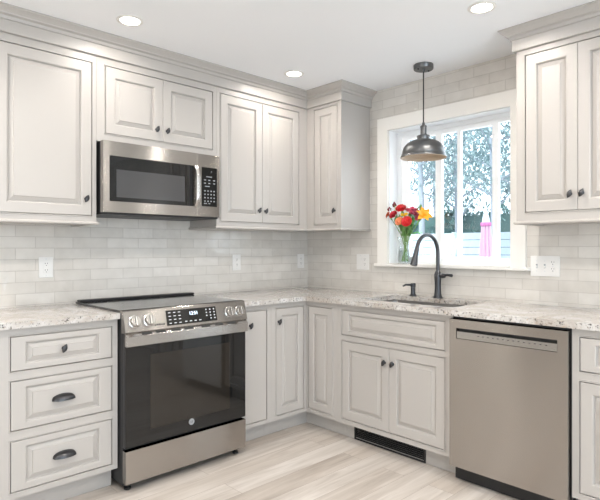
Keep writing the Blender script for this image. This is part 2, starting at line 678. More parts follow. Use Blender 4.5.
def fronts(par, y, ops, rz=0, loc=(0, 0, 0)):
    """ops: (x0, z0, x1, z1, kind, pulls, rail) ; several doors can share one opening: kind 'pair'."""
    for o in ops:
        x0, z0, x1, z1, kind = o[:5]
        pulls = o[5] if len(o) > 5 else []
        rail = o[6] if len(o) > 6 else .058
        if kind == 'pair':
            xm = (x0 + x1) / 2
            spans = [(x0 + GAP, xm - .0012), (xm + .0012, x1 - GAP)]
        else: spans = [(x0 + GAP, x1 - GAP)]
        for i, (a, b) in enumerate(spans):
            d = ob('drawer' if kind == 'drawer' else 'drawer_front' if kind == 'false' else 'door',
                   panel_front(a, b, z0 + GAP, z1 - GAP, y, rail, kind != 'slab'), PAINT, par, loc, rz)
            for (px, pz, pk) in pulls:
                if a <= px <= b:
                    link('cup_pull' if pk == 'cup' else 'knob', CUP if pk == 'cup' else KNOB, None, d, (px, y - .002, pz))


def rail_part(par, path, z=1.372):
    bm = NB()
    sweep(bm, path, [(-.018, z + .002), (.006, z + .002), (.0115, z + .006), (.0125, z + .011), (.010, z + .016), (.0005, z + .0195), (-.018, z + .0195)])
    return ob('bottom_molding', bm, PAINT, par)


TOE, CTOP = .112, .8835


def base_unit(name, label, loc, rz, w, ops, cat='cabinet', toe=True, toe_x=None, sink=False):
    t = thing(name, label, cat, loc, rz)
    if sink:
        bm = NB()                                   # open-topped carcass for the bowl
        box(bm, .001, .018, -.588, -.004, TOE, CTOP - .001)
        box(bm, w - .018, w - .001, -.588, -.004, TOE, CTOP - .001)
        box(bm, .018, w - .018, -.012, -.004, TOE, CTOP - .001)
        box(bm, .018, w - .018, -.588, -.012, TOE, TOE + .018)
        ob('carcass', bm, PAINT, t)
    else:
        bxo('carcass', PAINT, t, .001, w - .001, -.5905, -.004, TOE, CTOP - .001, bev=0)
    ob('face_frame', face_frame(0.0003, w - .0003, TOE, CTOP - .0005, -.61, ops), PAINT, t)
    a, b = toe_x or (.001, w - .001)
    bxo('toe_kick', PAINT, t, a, b, -.535, -.517, .001, TOE - .001, bev=0)
    fronts(t, -.61, ops)
    return t


# drawer bank beside the range
X0 = -2.515
ops = [(.043, .686, .516, .846, 'drawer', [(.275, .767, 'knob')], (.066, .031)), (.043, .417, .516, .645, 'drawer', [(.275, .536, 'cup')], (.066, .034)), (.043, .140, .516, .374, 'drawer', [(.279, .262, 'cup')], (.066, .034))]
base_unit('base_cabinet', 'light grey base cabinet with three stacked drawers beside the range oven', (X0, 0, 0), 0, .545, ops)

# narrow pull-out between range and corner
ops = [(.048, .138, .228, .847, 'slab', [(.089, .757, 'knob')])]
base_unit('base_cabinet', 'narrow grey base cabinet with one plain flat door, between range and corner cabinet', (-1.196, 0, 0), 0, .267, ops)

# corner cabinet with two doors meeting at the inside corner
t = thing('corner_cabinet', 'L-shaped grey corner base cabinet with two narrow raised-panel doors meeting inside the corner', 'cabinet', (0, 0, 0))
bm = NB()
grid_slab(bm, [-.9285, -.591, -.004], [-.9005, -.591, -.004], lambda u, v: u > -.591 or v > -.591, TOE, CTOP - .001, lambda u, v, d: (u, v, d))
ob('carcass', bm, PAINT, t)
opA = [(-.890, .140, -.635, .847, 'door', [(-.868, .759, 'knob')], .050)]
ob('face_frame', face_frame(-.9287, -.610, TOE, CTOP - .0005, -.61, opA), PAINT, t)
fronts(t, -.61, opA)
opB = [(.630, .140, .860, .847, 'door', [], .050)]
ob('face_frame', face_frame(.610, .9007, TOE, CTOP - .0005, -.61, opB), PAINT, t, rz=R(-90))
fronts(t, -.61, opB, rz=R(-90))
bm = NB()
grid_slab(bm, [-.9285, -.535, -.517], [-.9005, -.535, -.517], lambda u, v: (u > -.535) or (v > -.535), .001, TOE - .001, lambda u, v, d: (u, v, d))
ob('toe_kick', bm, PAINT, t)

# sink base
ops = [(.039, .684, .793, .847, 'false', [], (.058, .028)), (.039, .142, .793, .648, 'pair', [(.386, .557, 'knob'), (.446, .557, 'knob')], .058)]
sb = base_unit('sink_cabinet', 'grey base cabinet with wide false drawer above two doors, under the sink', (0, -.901, 0), R(-90), .8355, ops, sink=True, toe_x=(.001, .8345))

# base cabinet past the dishwasher
ops = [(.032, .690, .572, .846, 'drawer', [(.298, .770, 'knob')], (.066, .031)), (.032, .140, .572, .647, 'pair', [(.270, .560, 'knob'), (.326, .560, 'knob')], .055)]
base_unit('base_cabinet', 'grey base cabinet with drawer over doors, past the dishwasher from the sink', (0, -2.342, 0), R(-90), .604, ops)

# ------------------------------------------------------------------ wall cabinets
UB, UT = 1.383, 2.312


def wall_unit(label, loc, rz, w, ops, z0=UB, rail=None):
    t = thing('wall_cabinet', label, 'cabinet', loc, rz)
    bxo('carcass', PAINT, t, .001, w - .001, -.3105, -.004, z0, UT, bev=0)
    ob('face_frame', face_frame(.0003, w - .0003, z0, UT, -.33, ops), PAINT, t)
    fronts(t, -.33, ops)
    if rail: rail_part(t, rail)
    return t


wall_unit('grey one-door wall cabinet on the other side of the microwave from the corner', (X0, 0, 0), 0, .550,
          [(.045, 1.422, .526, 2.270, 'door', [(.491, 1.515, 'knob')])], rail=[(0, -.004), (0, -.33), (.550, -.33), (.550, -.004)])
wall_unit('short grey wall cabinet with two small doors above the microwave', (-1.9645, 0, 0), 0, .7985,
          [(.049, 1.889, .768, 2.271, 'pair', [(.364, 1.960, 'knob'), (.434, 1.960, 'knob')])], z0=1.842)
wall_unit('tall grey two-door wall cabinet between the microwave and the inside corner', (-1.1655, 0, 0), 0, .8355,
          [(.031, 1.422, .750, 2.275, 'pair', [(.356, 1.511, 'knob'), (.416, 1.509, 'knob')])], rail=[(.001, -.004), (.001, -.33), (.8355, -.33)])
t = thing('wall_cabinet', 'grey corner wall cabinet with one narrow door and a plain end panel facing the window', 'cabinet', (0, 0, 0), R(-90))
bxo('carcass', PAINT, t, .004, .6826, -.311, -.004, UB, UT, bev=0)
opc = [(.409, 1.420, .645, 2.290, 'door', [(.622, 1.519, 'knob')], .055)]
ob('face_frame', face_frame(.3315, .6828, UB, UT, -.33, opc), PAINT, t)
fronts(t, -.33, opc)
rail_part(t, [(.3425, -.33), (.6828, -.33), (.6828, -.004)])
wall_unit('grey two-door wall cabinet beside the window, over the three-gang plate', (0, -1.962, 0), R(-90), .620,
          [(.047, 1.436, .575, 2.282, 'pair', [(.277, 1.520, 'knob'), (.333, 1.521, 'knob')])], rail=[(0, -.004), (0, -.33), (.620, -.33), (.620, -.004)])

# crown over frieze boards
CP = [(-.02, 2.3125), (.016, 2.3125), (.018, 2.316), (.018, 2.372), (.026, 2.3735), (.028, 2.380), (.030, 2.388), (.038, 2.392), (.044, 2.394), (.046, 2.400), (.054, 2.408), (.064, 2.416), (.070, 2.4195), (.073, 2.4215), (.073, 2.4290), (-.02, 2.4290)]
bm = NB()
sweep(bm, [(X0, -.004), (X0, -.33), (-.33, -.33), (-.33, -.6828), (-.004, -.6828)], CP)
tag(ob('crown_molding', bm, PAINT), 'grey stepped crown molding running over the wall cabinets above range and corner', 'molding')
bm = NB()
sweep(bm, [(-.004, -1.962), (-.33, -1.962), (-.33, -2.582), (-.004, -2.582)], CP)
tag(ob('crown_molding', bm, PAINT), 'stepped crown molding on top of the two-door wall cabinet beside the window', 'molding')

# ------------------------------------------------------------------ countertops
F = -.645


def counter(us, vs, fil, label):
    bm = NB()
    grid_slab(bm, us, vs, fil, .8845, .914, lambda u, v, d: (u, v, d))
    es = [e for e in bm.edges if len(e.link_faces) == 2 and e.calc_face_angle(0) > .5 and abs(e.verts[0].co.z - .914) < .001 and abs(e.verts[1].co.z - .914) < .001]
    bmesh.ops.bevel(bm, geom=es, offset=.004, segments=2, affect='EDGES')
    return tag(ob('countertop', bm, GRAN), label, 'countertop')


counter([-2.53, -1.9715], [F, -.001], lambda u, v: True, 'short speckled granite countertop on the three-drawer cabinet')
SX0, SX1, SY0, SY1 = -.515, -.125, -1.685, -1.005
counter([-1.1965, F, SX0, SX1, -.001], [-2.955, SY0, SY1, F, -.001],
        lambda u, v: (v > F or u > F) and not (SX0 < u < SX1 and SY0 < v < SY1), 'long L-shaped speckled granite countertop holding the sink')

# sink bowl
bm = NB()
pr = []
N = 6


def rr(x0, x1, y0, y1, r, z):
    o = []
    for cx, cy, a0 in ((x1 - r, y1 - r, 0), (x0 + r, y1 - r, 90), (x0 + r, y0 + r, 180), (x1 - r, y0 + r, 270)):
        for k in range(N + 1):
            a = R(a0 + 90 * k / N)
            o.append(bm.verts.new((cx + r * cos(a), cy + r * sin(a), z)))
    return o


e = .003
rings = [rr(SX0 - .022, SX1 + .022, SY0 - .022, SY1 + .022, .03, .8838), rr(SX0 - e, SX1 + e, SY0 - e, SY1 + e, .02, .8838), rr(SX0, SX1, SY0, SY1, .03, .878),
         rr(SX0 + .006, SX1 - .006, SY0 + .006, SY1 - .006, .04, .70), rr(SX0 + .03, SX1 - .03, SY0 + .03, SY1 - .03, .03, .685)]
for a, b in zip(rings, rings[1:]):
    for k in range(len(a)): bm.faces.new((a[k], a[(k + 1) % len(a)], b[(k + 1) % len(a)], b[k]))
bm.faces.new(rings[-1])
sk = thing('sink', 'undermount stainless steel sink bowl set in the granite under the window', 'sink', (0, 0, 0))
ob('bowl', bm, SINKM, sk, smooth=40)
bm = NB()
lathe(bm, [(0, .686), (.042, .686), (.045, .688), (.05, .687), (.05, .6855)], 24, Matrix.Translation((-.32, -1.345, 0)))
ob('drain', bm, STEEL2, sk, smooth=40)

# ------------------------------------------------------------------ range
RC = -1.584
rg = thing('range_oven', 'stainless slide-in electric range with black glass door and cooktop', 'stove', (RC, 0, 0))
bxo('body', DARKM, rg, -.380, .380, -.655, -.035, .030, .912, bev=.002)
ck = bxo('cooktop', COOKG, rg, -.3845, .3845, -.650, -.035, .9148, .926, bev=.0015)
bm = NB()
for (x, y, r) in ((-.19, -.47, .105), (.19, -.47, .085), (-.19, -.22, .075), (.19, -.22, .105), (0, -.20, .05)):
    lathe(bm, [(r - .002, .9263), (r - .001, .9264), (r, .9263)], 40, Matrix.Translation((x, y, 0)))
ob('burner_ring', bm, BURN, ck)
bxo('back_lip', BLACKP, rg, -.380, .396, -.100, -.048, .9262, .9385, bev=.003)
# control panel: sloped prism
bm = NB()
pf = [(-.640, .9268), (-.662, .9268), (-.672, .9205), (-.702, .818), (-.690, .812), (-.6555, .812), (-.6555, .9145), (-.640, .9145)]
va = [bm.verts.new((-.3865, y, z)) for y, z in pf]
vb = [bm.verts.new((.3865, y, z)) for y, z in pf]
bm.faces.new(va)
bm.faces.new(vb[::-1])
for k in range(len(pf)): bm.faces.new((va[k], va[(k + 1) % 8], vb[(k + 1) % 8], vb[k]))
cp = ob('control_panel', bm, STEEL, rg)
sl = math.atan2(.030, .1025)                       # lean of the panel face
PM = Matrix.Translation((0, -.687, .8692)) @ Matrix.Rotation(-sl, 4, 'X')     # local: x, -y outwards, z up the face
bm = NB()
box(bm, -.150, .172, -.0015, .003, -.041, .041, bev=.001)
bm.transform(PM)
dp = ob('display', bm, BLACKG, cp)
text_mesh('clock', '12:51', .026, CLOCK, dp, PM @ Matrix.Translation((.020, -.0017, .014)) @ FRONT)
bm = NB()
for r_ in range(4):
    for c_ in range(3):
        box(bm, -.136 + c_ * .030, -.122 + c_ * .030, -.0021, -.0015, .026 - r_ * .019, .0295 - r_ * .019)
        if r_ < 3 or c_ > 0: box(bm, .100 + c_ * .026, .108 + c_ * .026, -.0021, -.0015, .024 - r_ * .017, .030 - r_ * .017)
for k in range(4): box(bm, -.040 + k * .030, -.026 + k * .030, -.0021, -.0015, -.030, -.0255)
bm.transform(PM)
ob('key_lettering', bm, PALEP, dp)
bm = NB()
for k in range(5): box(bm, -.222 + k * .0125, -.214 + k * .0125, -.0006, .001, -.034 + (k % 2) * .002, -.026 + (k % 3) * .002)
bm.transform(PM)
ob('panel_lettering', bm, SLOT, cp)
for x in (-.331, -.250, .262, .335):
    bm = NB()
    lathe(bm, [(0, 0), (.033, 0), (.033, .003), (.0275, .005), (.0265, .024), (.024, .0265), (0, .0265)], 32, Matrix.Rotation(R(90), 4, 'X'))
    box(bm, -.006, .006, -.036, -.026, -.024, .024, bev=.002)
    bm.transform(PM @ Matrix.Translation((x, -.001, -.001)))
    kb = ob('control_knob', bm, STEEL2, cp, smooth=35)
    bm = NB()
    box(bm, -.0012, .0012, -.0366, -.0358, .006, .022)
    bm.transform(PM @ Matrix.Translation((x, -.001, -.001)))
    ob('pointer', bm, SLOT, kb)
# oven door
dr = bxo('oven_door', BLACKP, rg, -.3815, .3815, -.688, -.657, .226, .806, bev=.003)
ob('glass', (lambda b: (box(b, -.3800, .3800, -.6915, -.6882, .230, .744, bev=.001), b)[1])(NB()), BLACKG, dr)
ob('oven_window', (lambda b: (box(b, -.245, .262, -.6924, -.6917, .300, .690), b)[1])(NB()), OVENW, dr)
bm = NB()                                           # wide flat handle with a sloping slotted top
box(bm, -.3835, .3835, -.712, -.703, .745, .797, bev=.002)
hy = lambda y: .797 + (y + .711) * .95
for a, b in ((-.3835, .3835),):
    q = [(-.711, hy(-.711)), (-.690, hy(-.690)), (-.690, hy(-.690) - .006), (-.706, hy(-.706) - .010)]
    va = [bm.verts.new((a, y, z)) for y, z in q]
    vb = [bm.verts.new((b, y, z)) for y, z in q]
    bm.faces.new(va)
    bm.faces.new(vb[::-1])
    for k in range(4): bm.faces.new((va[k], va[(k + 1) % 4], vb[(k + 1) % 4], vb[k]))
for a, b in ((-.3835, -.374), (.374, .3835)): box(bm, a, b, -.705, -.689, .747, .800)
hd = ob('door_handle', bm, STEEL2, dr)
for x in (-.27, -.19, -.10, -.02, .09, .18, .27):
    bm = NB()
    vv = []
    for dz in (.0003, .0010):
        vv.append([bm.verts.new((xx, y, hy(y) + dz)) for xx, y in ((x - .028, -.708), (x + .028, -.708), (x + .028, -.697), (x - .028, -.697))])
    bm.faces.new(vv[0][::-1])
    bm.faces.new(vv[1])
    for k in range(4): bm.faces.new((vv[0][k], vv[0][(k + 1) % 4], vv[1][(k + 1) % 4], vv[1][k]))
    ob('vent_slot', bm, SLOT, hd)
bm = NB()
lathe(bm, [(0, .004), (.0125, .004), (.0125, .0048), (.0165, .0048), (.0175, .003), (.0175, 0)], 28, Matrix.Translation((.003, -.6915, .282)) @ Matrix.Rotation(R(90), 4, 'X'))
eb = ob('emblem', bm, GREYP, dr, smooth=30)
text_mesh('emblem_script', 'GE', .014, SLOT, eb, Matrix.Translation((.003, -.6962, .282)) @ FRONT)
bm = NB()
box(bm, -.3800, .3800, -.6925, -.657, .046, .212)
ob('storage_drawer', bm, STEEL, rg)
for x in (-.345, .345):
    for y in (-.635, -.10):
        bm = NB()
        lathe(bm, [(0, .001), (.018, .001), (.018, .012), (.010, .014), (.010, .031), (0, .031)], 16, Matrix.Translation((x, y, 0)))
        ob('foot', bm, BLACKP, rg, smooth=40)

# ------------------------------------------------------------------ microwave
mw = thing('microwave', 'stainless over-the-range microwave with dark glass door hung above the cooktop', 'microwave', (-1.571, .014, 1.442))
bxo('body', DARKM, mw, -.3805, .3805, -.374, -.006, .004, .398, bev=.002)
fr = .212                                           # split between door and control column
MX = lambda wx: wx + 1.5795
bm = NB()
dz0, dz1 = .064, .317
grid_slab(bm, [-.3835, MX(-1.927), MX(-1.388), fr], [.002, dz0, dz1, .397], lambda u, v: not (MX(-1.927) < u < MX(-1.388) and dz0 < v < dz1), -.410, -.3745, lambda u, v, d: (u, d, v))
md = ob('door', bm, STEEL, mw)
bm = NB()
box(bm, MX(-1.927) + .0005, MX(-1.418), -.409, -.385, dz0 + .0005, dz1 - .0005)
gw = ob('glass', bm, BLACKG, md)
bm = NB()
box(bm, MX(-1.887), MX(-1.452), -.4098, -.4088, .088, .243)
ob('door_window', bm, GREYG, gw)
bm = NB()
box(bm, MX(-1.418) + .0005, MX(-1.388) - .0005, -.392, -.385, dz0 + .0005, dz1 - .0005)
ob('handle_recess', bm, BLACKP, md)
bm = NB()                                           # curved upright handle
pts = []
for k in range(11):
    s = k / 10
    pts.append((MX(-1.372), -.416 - .020 * min(1, 6 * s, 6 * (1 - s)), dz0 + .004 + (dz1 - dz0 - .008) * s))
tube(bm, pts, .010, 12)
bmesh.ops.scale(bm, vec=(1.5, 1, 1), space=Matrix.Translation((-MX(-1.372), 0, 0)), verts=bm.verts)
ob('door_handle', bm, STEEL2, md, smooth=50)
bm = NB()
lathe(bm, [(0, .002), (.012, .002), (.0135, 0)], 24, Matrix.Translation((MX(-1.572), -.410, .362)) @ Matrix.Rotation(R(90), 4, 'X'))
eb = ob('emblem', bm, STEEL2, md, smooth=30)
text_mesh('emblem_script', 'GE', .012, SLOT, eb, Matrix.Translation((MX(-1.572), -.4123, .362)) @ FRONT)
bm = NB()
box(bm, fr + .002, .3835, -.410, -.3745, .002, .397, bev=.0015)
cc = ob('control_column', bm, STEEL, mw)
bm = NB()
box(bm, MX(-1.331), MX(-1.216), -.4118, -.4095, .068, .316, bev=.001)
kp = ob('keypad', bm, BLACKG, cc)
bm = NB()
kx = lambda f: MX(-1.331) + .115 * f
for r_ in range(4):
    for c_ in range(4): box(bm, kx(.16 + .2 * c_), kx(.16 + .2 * c_) + .009, -.4124, -.4118, .162 - r_ * .0215, .170 - r_ * .0215)
for r_ in range(2):
    for c_ in (0, 1.4, 3): box(bm, kx(.14 + .2 * c_), kx(.14 + .2 * c_) + .014, -.4124, -.4118, .232 - r_ * .020, .238 - r_ * .020)
for (a, b, z) in ((.28, .66, .254), (.2, .5, .193), (.14, .32, .084), (.42, .54, .084)): box(bm, kx(a), kx(b), -.4124, -.4118, z, z + .005)
ob('key_lettering', bm, GREYP, kp)
text_mesh('display_digits', '7', .012, PALEP, kp, Matrix.Translation((kx(.62), -.4121, .288)) @ FRONT)
bm = NB()
box(bm, -.3800, .3800, -.395, -.010, -.008, .0035, bev=.002)
vt = ob('underside_grille', bm, DARKM, mw)
bm = NB()
bm.free()
for k in (-.21, .10):
    bm = NB()
    box(bm, k, k + .16, -.36, -.27, -.0092, -.008)
    ob('filter_mesh', bm, SLOT, vt)

# ------------------------------------------------------------------ dishwasher (local x runs along the run, -y outwards)
dw = thing('dishwasher', 'stainless dishwasher with recessed pocket handle, between sink cabinet and end cabinet', 'dishwasher', (0, -1.7385, 0), R(-90))
bxo('tub', BLACKP, dw, .001, .602, -.605, -.02, .095, .880, bev=0)
bm = NB()
HX0, HX1, HZ0, HZ1 = .041, .552, .768, .824
grid_slab(bm, [.0015, HX0, HX1, .5965], [.090, HZ0, HZ1, .869], lambda u, v: not (HX0 < u < HX1 and HZ0 < v < HZ1), -.645, -.606, lambda u, v, d: (u, d, v))
es = [e for e in bm.edges if len(e.link_faces) == 2 and e.calc_face_angle(0) > .5]
bmesh.ops.bevel(bm, geom=es, offset=.0025, segments=2, affect='EDGES')
dd = ob('door', bm, STEEL, dw)
bm = NB()
box(bm, HX0 - .001, HX1 + .001, -.612, -.6065, HZ0 - .001, HZ1 + .001)
ob('handle_recess', bm, SLOT, dd)
bm = NB()                                            # slanted grip lip filling the lower part of the pocket
for x in (HX0 + .0005, HX1 - .0005):
    pass
pf = [(-.6425, HZ0 + .002), (-.6405, HZ0 + .038), (-.636, HZ0 + .041), (-.613, HZ0 + .030), (-.613, HZ0 + .002)]
va = [bm.verts.new((HX0 + .002, y, z)) for y, z in pf]
vb = [bm.verts.new((HX1 - .002, y, z)) for y, z in pf]
bm.faces.new(va)
bm.faces.new(vb[::-1])
for k in range(5): bm.faces.new((va[k], va[(k + 1) % 5], vb[(k + 1) % 5], vb[k]))
gl = ob('grip_lip', bm, STEEL2, dd)
bm = NB()
for k in range(14): box(bm, .16 + k * .026, .167 + k * .026, -.6424, -.6410, HZ0 + .024, HZ0 + .027)
ob('key_lettering', bm, SLOT, gl)
bxo('toe_panel', BLACKP, dw, .002, .606, -.585, -.565, .004, .092, bev=.001)

# toe-kick register under the sink cabinet
rv = thing('toe_kick_register', 'black louvred heating register set in the toe kick below the sink doors', 'vent', (0, -.988, 0), R(-90))
bm = NB()
grid_slab(bm, [0, .010, .526, .536], [.003, .012, .094, .103], lambda u, v: u < .010 or u > .526 or v < .012 or v > .094, -.542, -.5355, lambda u, v, d: (u, d, v))
ob('frame', bm, BLACKP, rv)
bm = NB()
for k in range(7):
    z = .018 + k * .0115
    v4 = [bm.verts.new(p) for p in ((.010, -.5405, z), (.526, -.5405, z), (.526, -.5365, z + .009), (.010, -.5365, z + .009))]
    bm.faces.new(v4)
bmesh.ops.solidify(bm, geom=bm.faces[:], thickness=.001)
ob('louvre', bm, BLACKP, rv)
bxo('damper_lever', DARKM, rv, .030, .048, -.546, -.5415, .060, .090, bev=.001)

# ------------------------------------------------------------------ faucet and soap pump
fc = thing('faucet', 'dark bronze pull-down kitchen faucet with high curved spout, behind the sink', 'faucet', (-.075, -1.318, .914), R(-2))
bm = NB()
lathe(bm, [(0, .0005), (.031, .0005), (.031, .006), (.0265, .012), (.0225, .030), (.021, .070), (.0225, .115), (.0245, .138), (.024, .156), (.018, .172), (.0135, .180), (0, .180)], 28)
ob('body', bm, FAUC, fc, smooth=40)
pts = [(0, 0, .158), (0, 0, .22), (0, 0, .30)]
Rr = .118
for k in range(1, 15):
    a = pi * k / 14 * .93
    pts.append((-Rr + Rr * cos(a), 0, .300 + Rr * sin(a)))
x_, y_, z_ = pts[-1]
dirv = Vector((pts[-1][0] - pts[-2][0], 0, pts[-1][2] - pts[-2][2])).normalized()
bm = NB()
tube(bm, pts, .0125, 16)
ob('spout', bm, FAUC, fc, smooth=50)
hm = Matrix.Translation(pts[-1]) @ dirv.to_track_quat('Z', 'Y').to_matrix().to_4x4()
bm = NB()
lathe(bm, [(0, -.004), (.014, -.004), (.015, .010), (.0165, .050), (.022, .092), (.0235, .104), (.022, .108), (0, .108)], 24, hm)
sh = ob('spray_head', bm, FAUC, fc, smooth=40)
bm = NB()
box(bm, -.006, .006, -.024, -.014, .055, .085, bev=.002)
bm.transform(hm)
ob('spray_button', bm, BLACKP, sh)
bm = NB()
lathe(bm, [(0, 0), (.016, 0), (.016, .030), (.013, .042), (0, .044)], 20, Matrix.Translation((0, -.012, .148)) @ Matrix.Rotation(R(90), 4, 'X'))
tube(bm, [(0, -.044, .150), (-.004, -.075, .156), (-.010, -.112, .152)], [.009, .0085, .0105], 12)
ob('lever', bm, FAUC, fc, smooth=40)

sp = thing('soap_dispenser', 'small dark bronze soap pump standing in the countertop beside the faucet', 'soap dispenser', (-.075, -1.122, .914), R(8))
sp.scale = (1.25, 1.25, 1.2)
bm = NB()
lathe(bm, [(0, .0005), (.021, .0005), (.021, .005), (.014, .010), (.012, .022), (.012, .050), (0, .050)], 20)
ob('base', bm, FAUC, sp, smooth=40)
bm = NB()
lathe(bm, [(0, .051), (.014, .051), (.0145, .070), (.012, .073), (0, .073)], 20)
tube(bm, [(-.008, 0, .064), (-.045, .022, .066), (-.060, .030, .058)], [.007, .006, .005], 10)
ob('pump_head', bm, FAUC, sp, smooth=40)

# ------------------------------------------------------------------ pendant lamp
pn = thing('pendant_lamp', 'dark metal dome pendant lamp hanging in front of the window', 'lamp', (-.235, -1.311, CZ))
bm = NB()
lathe(bm, [(0, -.001), (.063, -.001), (.063, -.026), (.060, -.030), (0, -.030)], 36)
lathe(bm, [(0, -.029), (.010, -.029), (.009, -.042), (.004, -.046), (0, -.046)], 14)
cn = ob('ceiling_canopy', bm, PEND, pn, smooth=40)
for x, y in ((.042, -.012), (-.042, .012)):
    bm = NB()
    lathe(bm, [(0, -.0295), (.006, -.0295), (.006, -.034), (.003, -.037), (0, -.037)], 12, Matrix.Translation((x, y, 0)))
    ob('canopy_screw', bm, BLACKP, cn, smooth=40)
bm = NB()
tube(bm, [(0, 0, -.040), (0, 0, -.385)], .0042, 8)
ob('cord', bm, BLACKP, pn, smooth=50)
bm = NB()
lathe(bm, [(0, -.372), (.008, -.372), (.010, -.386), (.021, -.396), (.022, -.402), (.0195, -.404), (.0195, -.446), (.021, -.448), (.021, -.452), (.030, -.456), (0, -.456)], 28)
ob('socket_cap', bm, PEND, pn, smooth=35)
bm = NB()
zt, zb = -.456, -.600
prof = [(.026, zt), (.040, zt - .001), (.043, zt - .006), (.041, zt - .012), (.040, zt - .026), (.045, zt - .030)]
for k in range(1, 13):
    a = R(90) * k / 12
    prof.append((.045 + .092 * sin(a), zt - .030 - .090 * (1 - cos(a))))
prof += [(.140, zb + .022), (.139, zb + .018), (.144, zb + .012), (.147, zb + .002), (.147, zb)]
lathe(bm, prof, 48)
shd = ob('lamp_shade', bm, PEND, pn, smooth=40)
bm = NB()
inner = [(max(.004, r - .0025), z - .002) for r, z in prof if r > .03] + [(.147, zb)]
lathe(bm, inner, 48)
ob('shade_lining', bm, PENDIN, shd, smooth=50)
bm = NB()
lathe(bm, [(.013, -.457), (.013, -.478), (.026, -.510), (.030, -.530), (.026, -.552), (.012, -.563), (0, -.565)], 20)
ob('bulb', bm, mat('frosted_bulb', (.9, .88, .84, 1), .4), pn, smooth=50)

# ------------------------------------------------------------------ recessed ceiling lights
def downlight(x, y, label, w=1.0):
    t = thing('recessed_light', label, 'light', (x, y, CZ), 0, 'recessed ceiling lights')
    bm = NB()
    lathe(bm, [(.048, -.0005), (.066, -.0005), (.068, -.003), (.064, -.006), (.052, -.007), (.048, -.004), (.048, -.0005)], 36)
    ob('trim_ring', bm, TRIMW, t, smooth=40)
    bm = NB()
    lathe(bm, [(0, -.003), (.048, -.003), (.048, -.001), (0, -.001)], 36)
    ob('lens', bm, LENS, t)
    l = bpy.data.lights.new('lamp', 'AREA')
    l.shape = 'DISK'
    l.size = .09
    l.spread = R(168)
    l.energy = LAMP_W * w
    l.color = LAMP_COL
    o = bpy.data.objects.new('lamp', l)
    COL.objects.link(o)
    o.parent = t
    o.location = (0, 0, -.009)


downlight(-1.9135, -.634, 'lit round recessed ceiling light above the range', 1.6)
downlight(-.730, -.614, 'lit round recessed ceiling light in front of the corner wall cabinet', 1.9)
downlight(-.728, -1.967, 'lit round recessed ceiling light in front of the window-side two-door wall cabinet', 2.6)
downlight(-1.9135, -1.967, 'lit round recessed ceiling light over the open floor before the dishwasher', 5.5)
downlight(-1.9135, -3.30, 'lit round recessed ceiling light over the floor beside the camera', 5.5)
downlight(-.728, -3.30, 'lit round recessed ceiling light past the end of the window counter', 5.5)
downlight(-3.10, -1.967, 'lit round recessed ceiling light over the floor before the drawer cabinet', 5.5)

downlight(-3.10, -.634, 'lit round recessed ceiling light past the free end of the drawer cabinet', 6.5)


# ------------------------------------------------------------------ outlets and switches
def plate(label, name, cat, loc, rz, w, h, gangs):
    t = thing(name, label, cat, loc, rz)
    bxo('cover_plate', WHITEP, t, -w / 2, w / 2, -.0065, -.0005, -h / 2, h / 2, bev=.002)
    n = len(gangs)
    for i, g in enumerate(gangs):
        x = (i - (n - 1) / 2) * .046
        if g == 'outlet':
            for s in (.0195, -.0195):
                bm = NB()
                lathe(bm, [(0, .0016), (.0155, .0016), (.0165, 0)], 20, Matrix.Translation((x, -.0065, s)) @ Matrix.Rotation(R(90), 4, 'X'))
                r = ob('receptacle', bm, WHITEP, t, smooth=30)
                bm = NB()
                for dx, hh in ((-.0063, .0085), (.0063, .0070)): box(bm, x + dx - .0011, x + dx + .0011, -.0086, -.0080, s + .002, s + .002 + hh)
                lathe(bm, [(0, .0021), (.0026, .0021), (.0026, .0016)], 10, Matrix.Translation((x, -.0065, s - .0075)) @ Matrix.Rotation(R(90), 4, 'X'))
                ob('slot_pattern', bm, SLOT, r)
        elif g == 'decora':
            bm = NB()
            box(bm, x - .0165, x + .0165, -.0085, -.0064, -.033, .033, bev=.001)
            r = ob('receptacle', bm, WHITEP, t)
            bm = NB()
            for s in (.019, -.019):
                for dx in (-.006, .006): box(bm, x + dx - .0011, x + dx + .0011, -.0090, -.0084, s, s + .008)
                box(bm, x - .002, x + .002, -.0090, -.0084, s - .009, s - .005)
            ob('slot_pattern', bm, SLOT, r)
        elif g == 'rocker':
            bm = NB()
            v = [bm.verts.new(p) for p in ((x - .0155, -.0066, -.032), (x + .0155, -.0066, -.032), (x + .0155, -.0066, .032), (x - .0155, -.0066, .032),
                                           (x - .0155, -.0080, -.032), (x + .0155, -.0080, -.032), (x + .0155, -.0115, .032), (x - .0155, -.0115, .032))]
            for f in ((0, 1, 2, 3), (4, 5, 6, 7), (0, 1, 5, 4), (1, 2, 6, 5), (2, 3, 7, 6), (3, 0, 4, 7)): bm.faces.new([v[k] for k in f])
            ob('rocker', bm, WHITEP, t)
        elif g == 'toggle':
            bm = NB()
            box(bm, x - .005, x + .005, -.0072, -.0064, -.012, .012)
            r = ob('toggle_slot', bm, GREYP, t)
            bm = NB()
            box(bm, x - .0042, x + .0042, -.0150, -.0066, -.009, .003, bev=.001)
            ob('toggle_lever', bm, WHITEP, r)
    for i, g in enumerate(gangs):
        x = (i - (n - 1) / 2) * .046
        for z in ((0,) if g == 'outlet' else (.048, -.048) if g in ('decora', 'rocker') else (.030, -.030)):
            bm = NB()
            lathe(bm, [(0, .0009), (.0028, .0009), (.003, 0)], 8, Matrix.Translation((x, -.0065, z)) @ Matrix.Rotation(R(90), 4, 'X'))
            ob('screw', bm, PALEP, t)
    return t


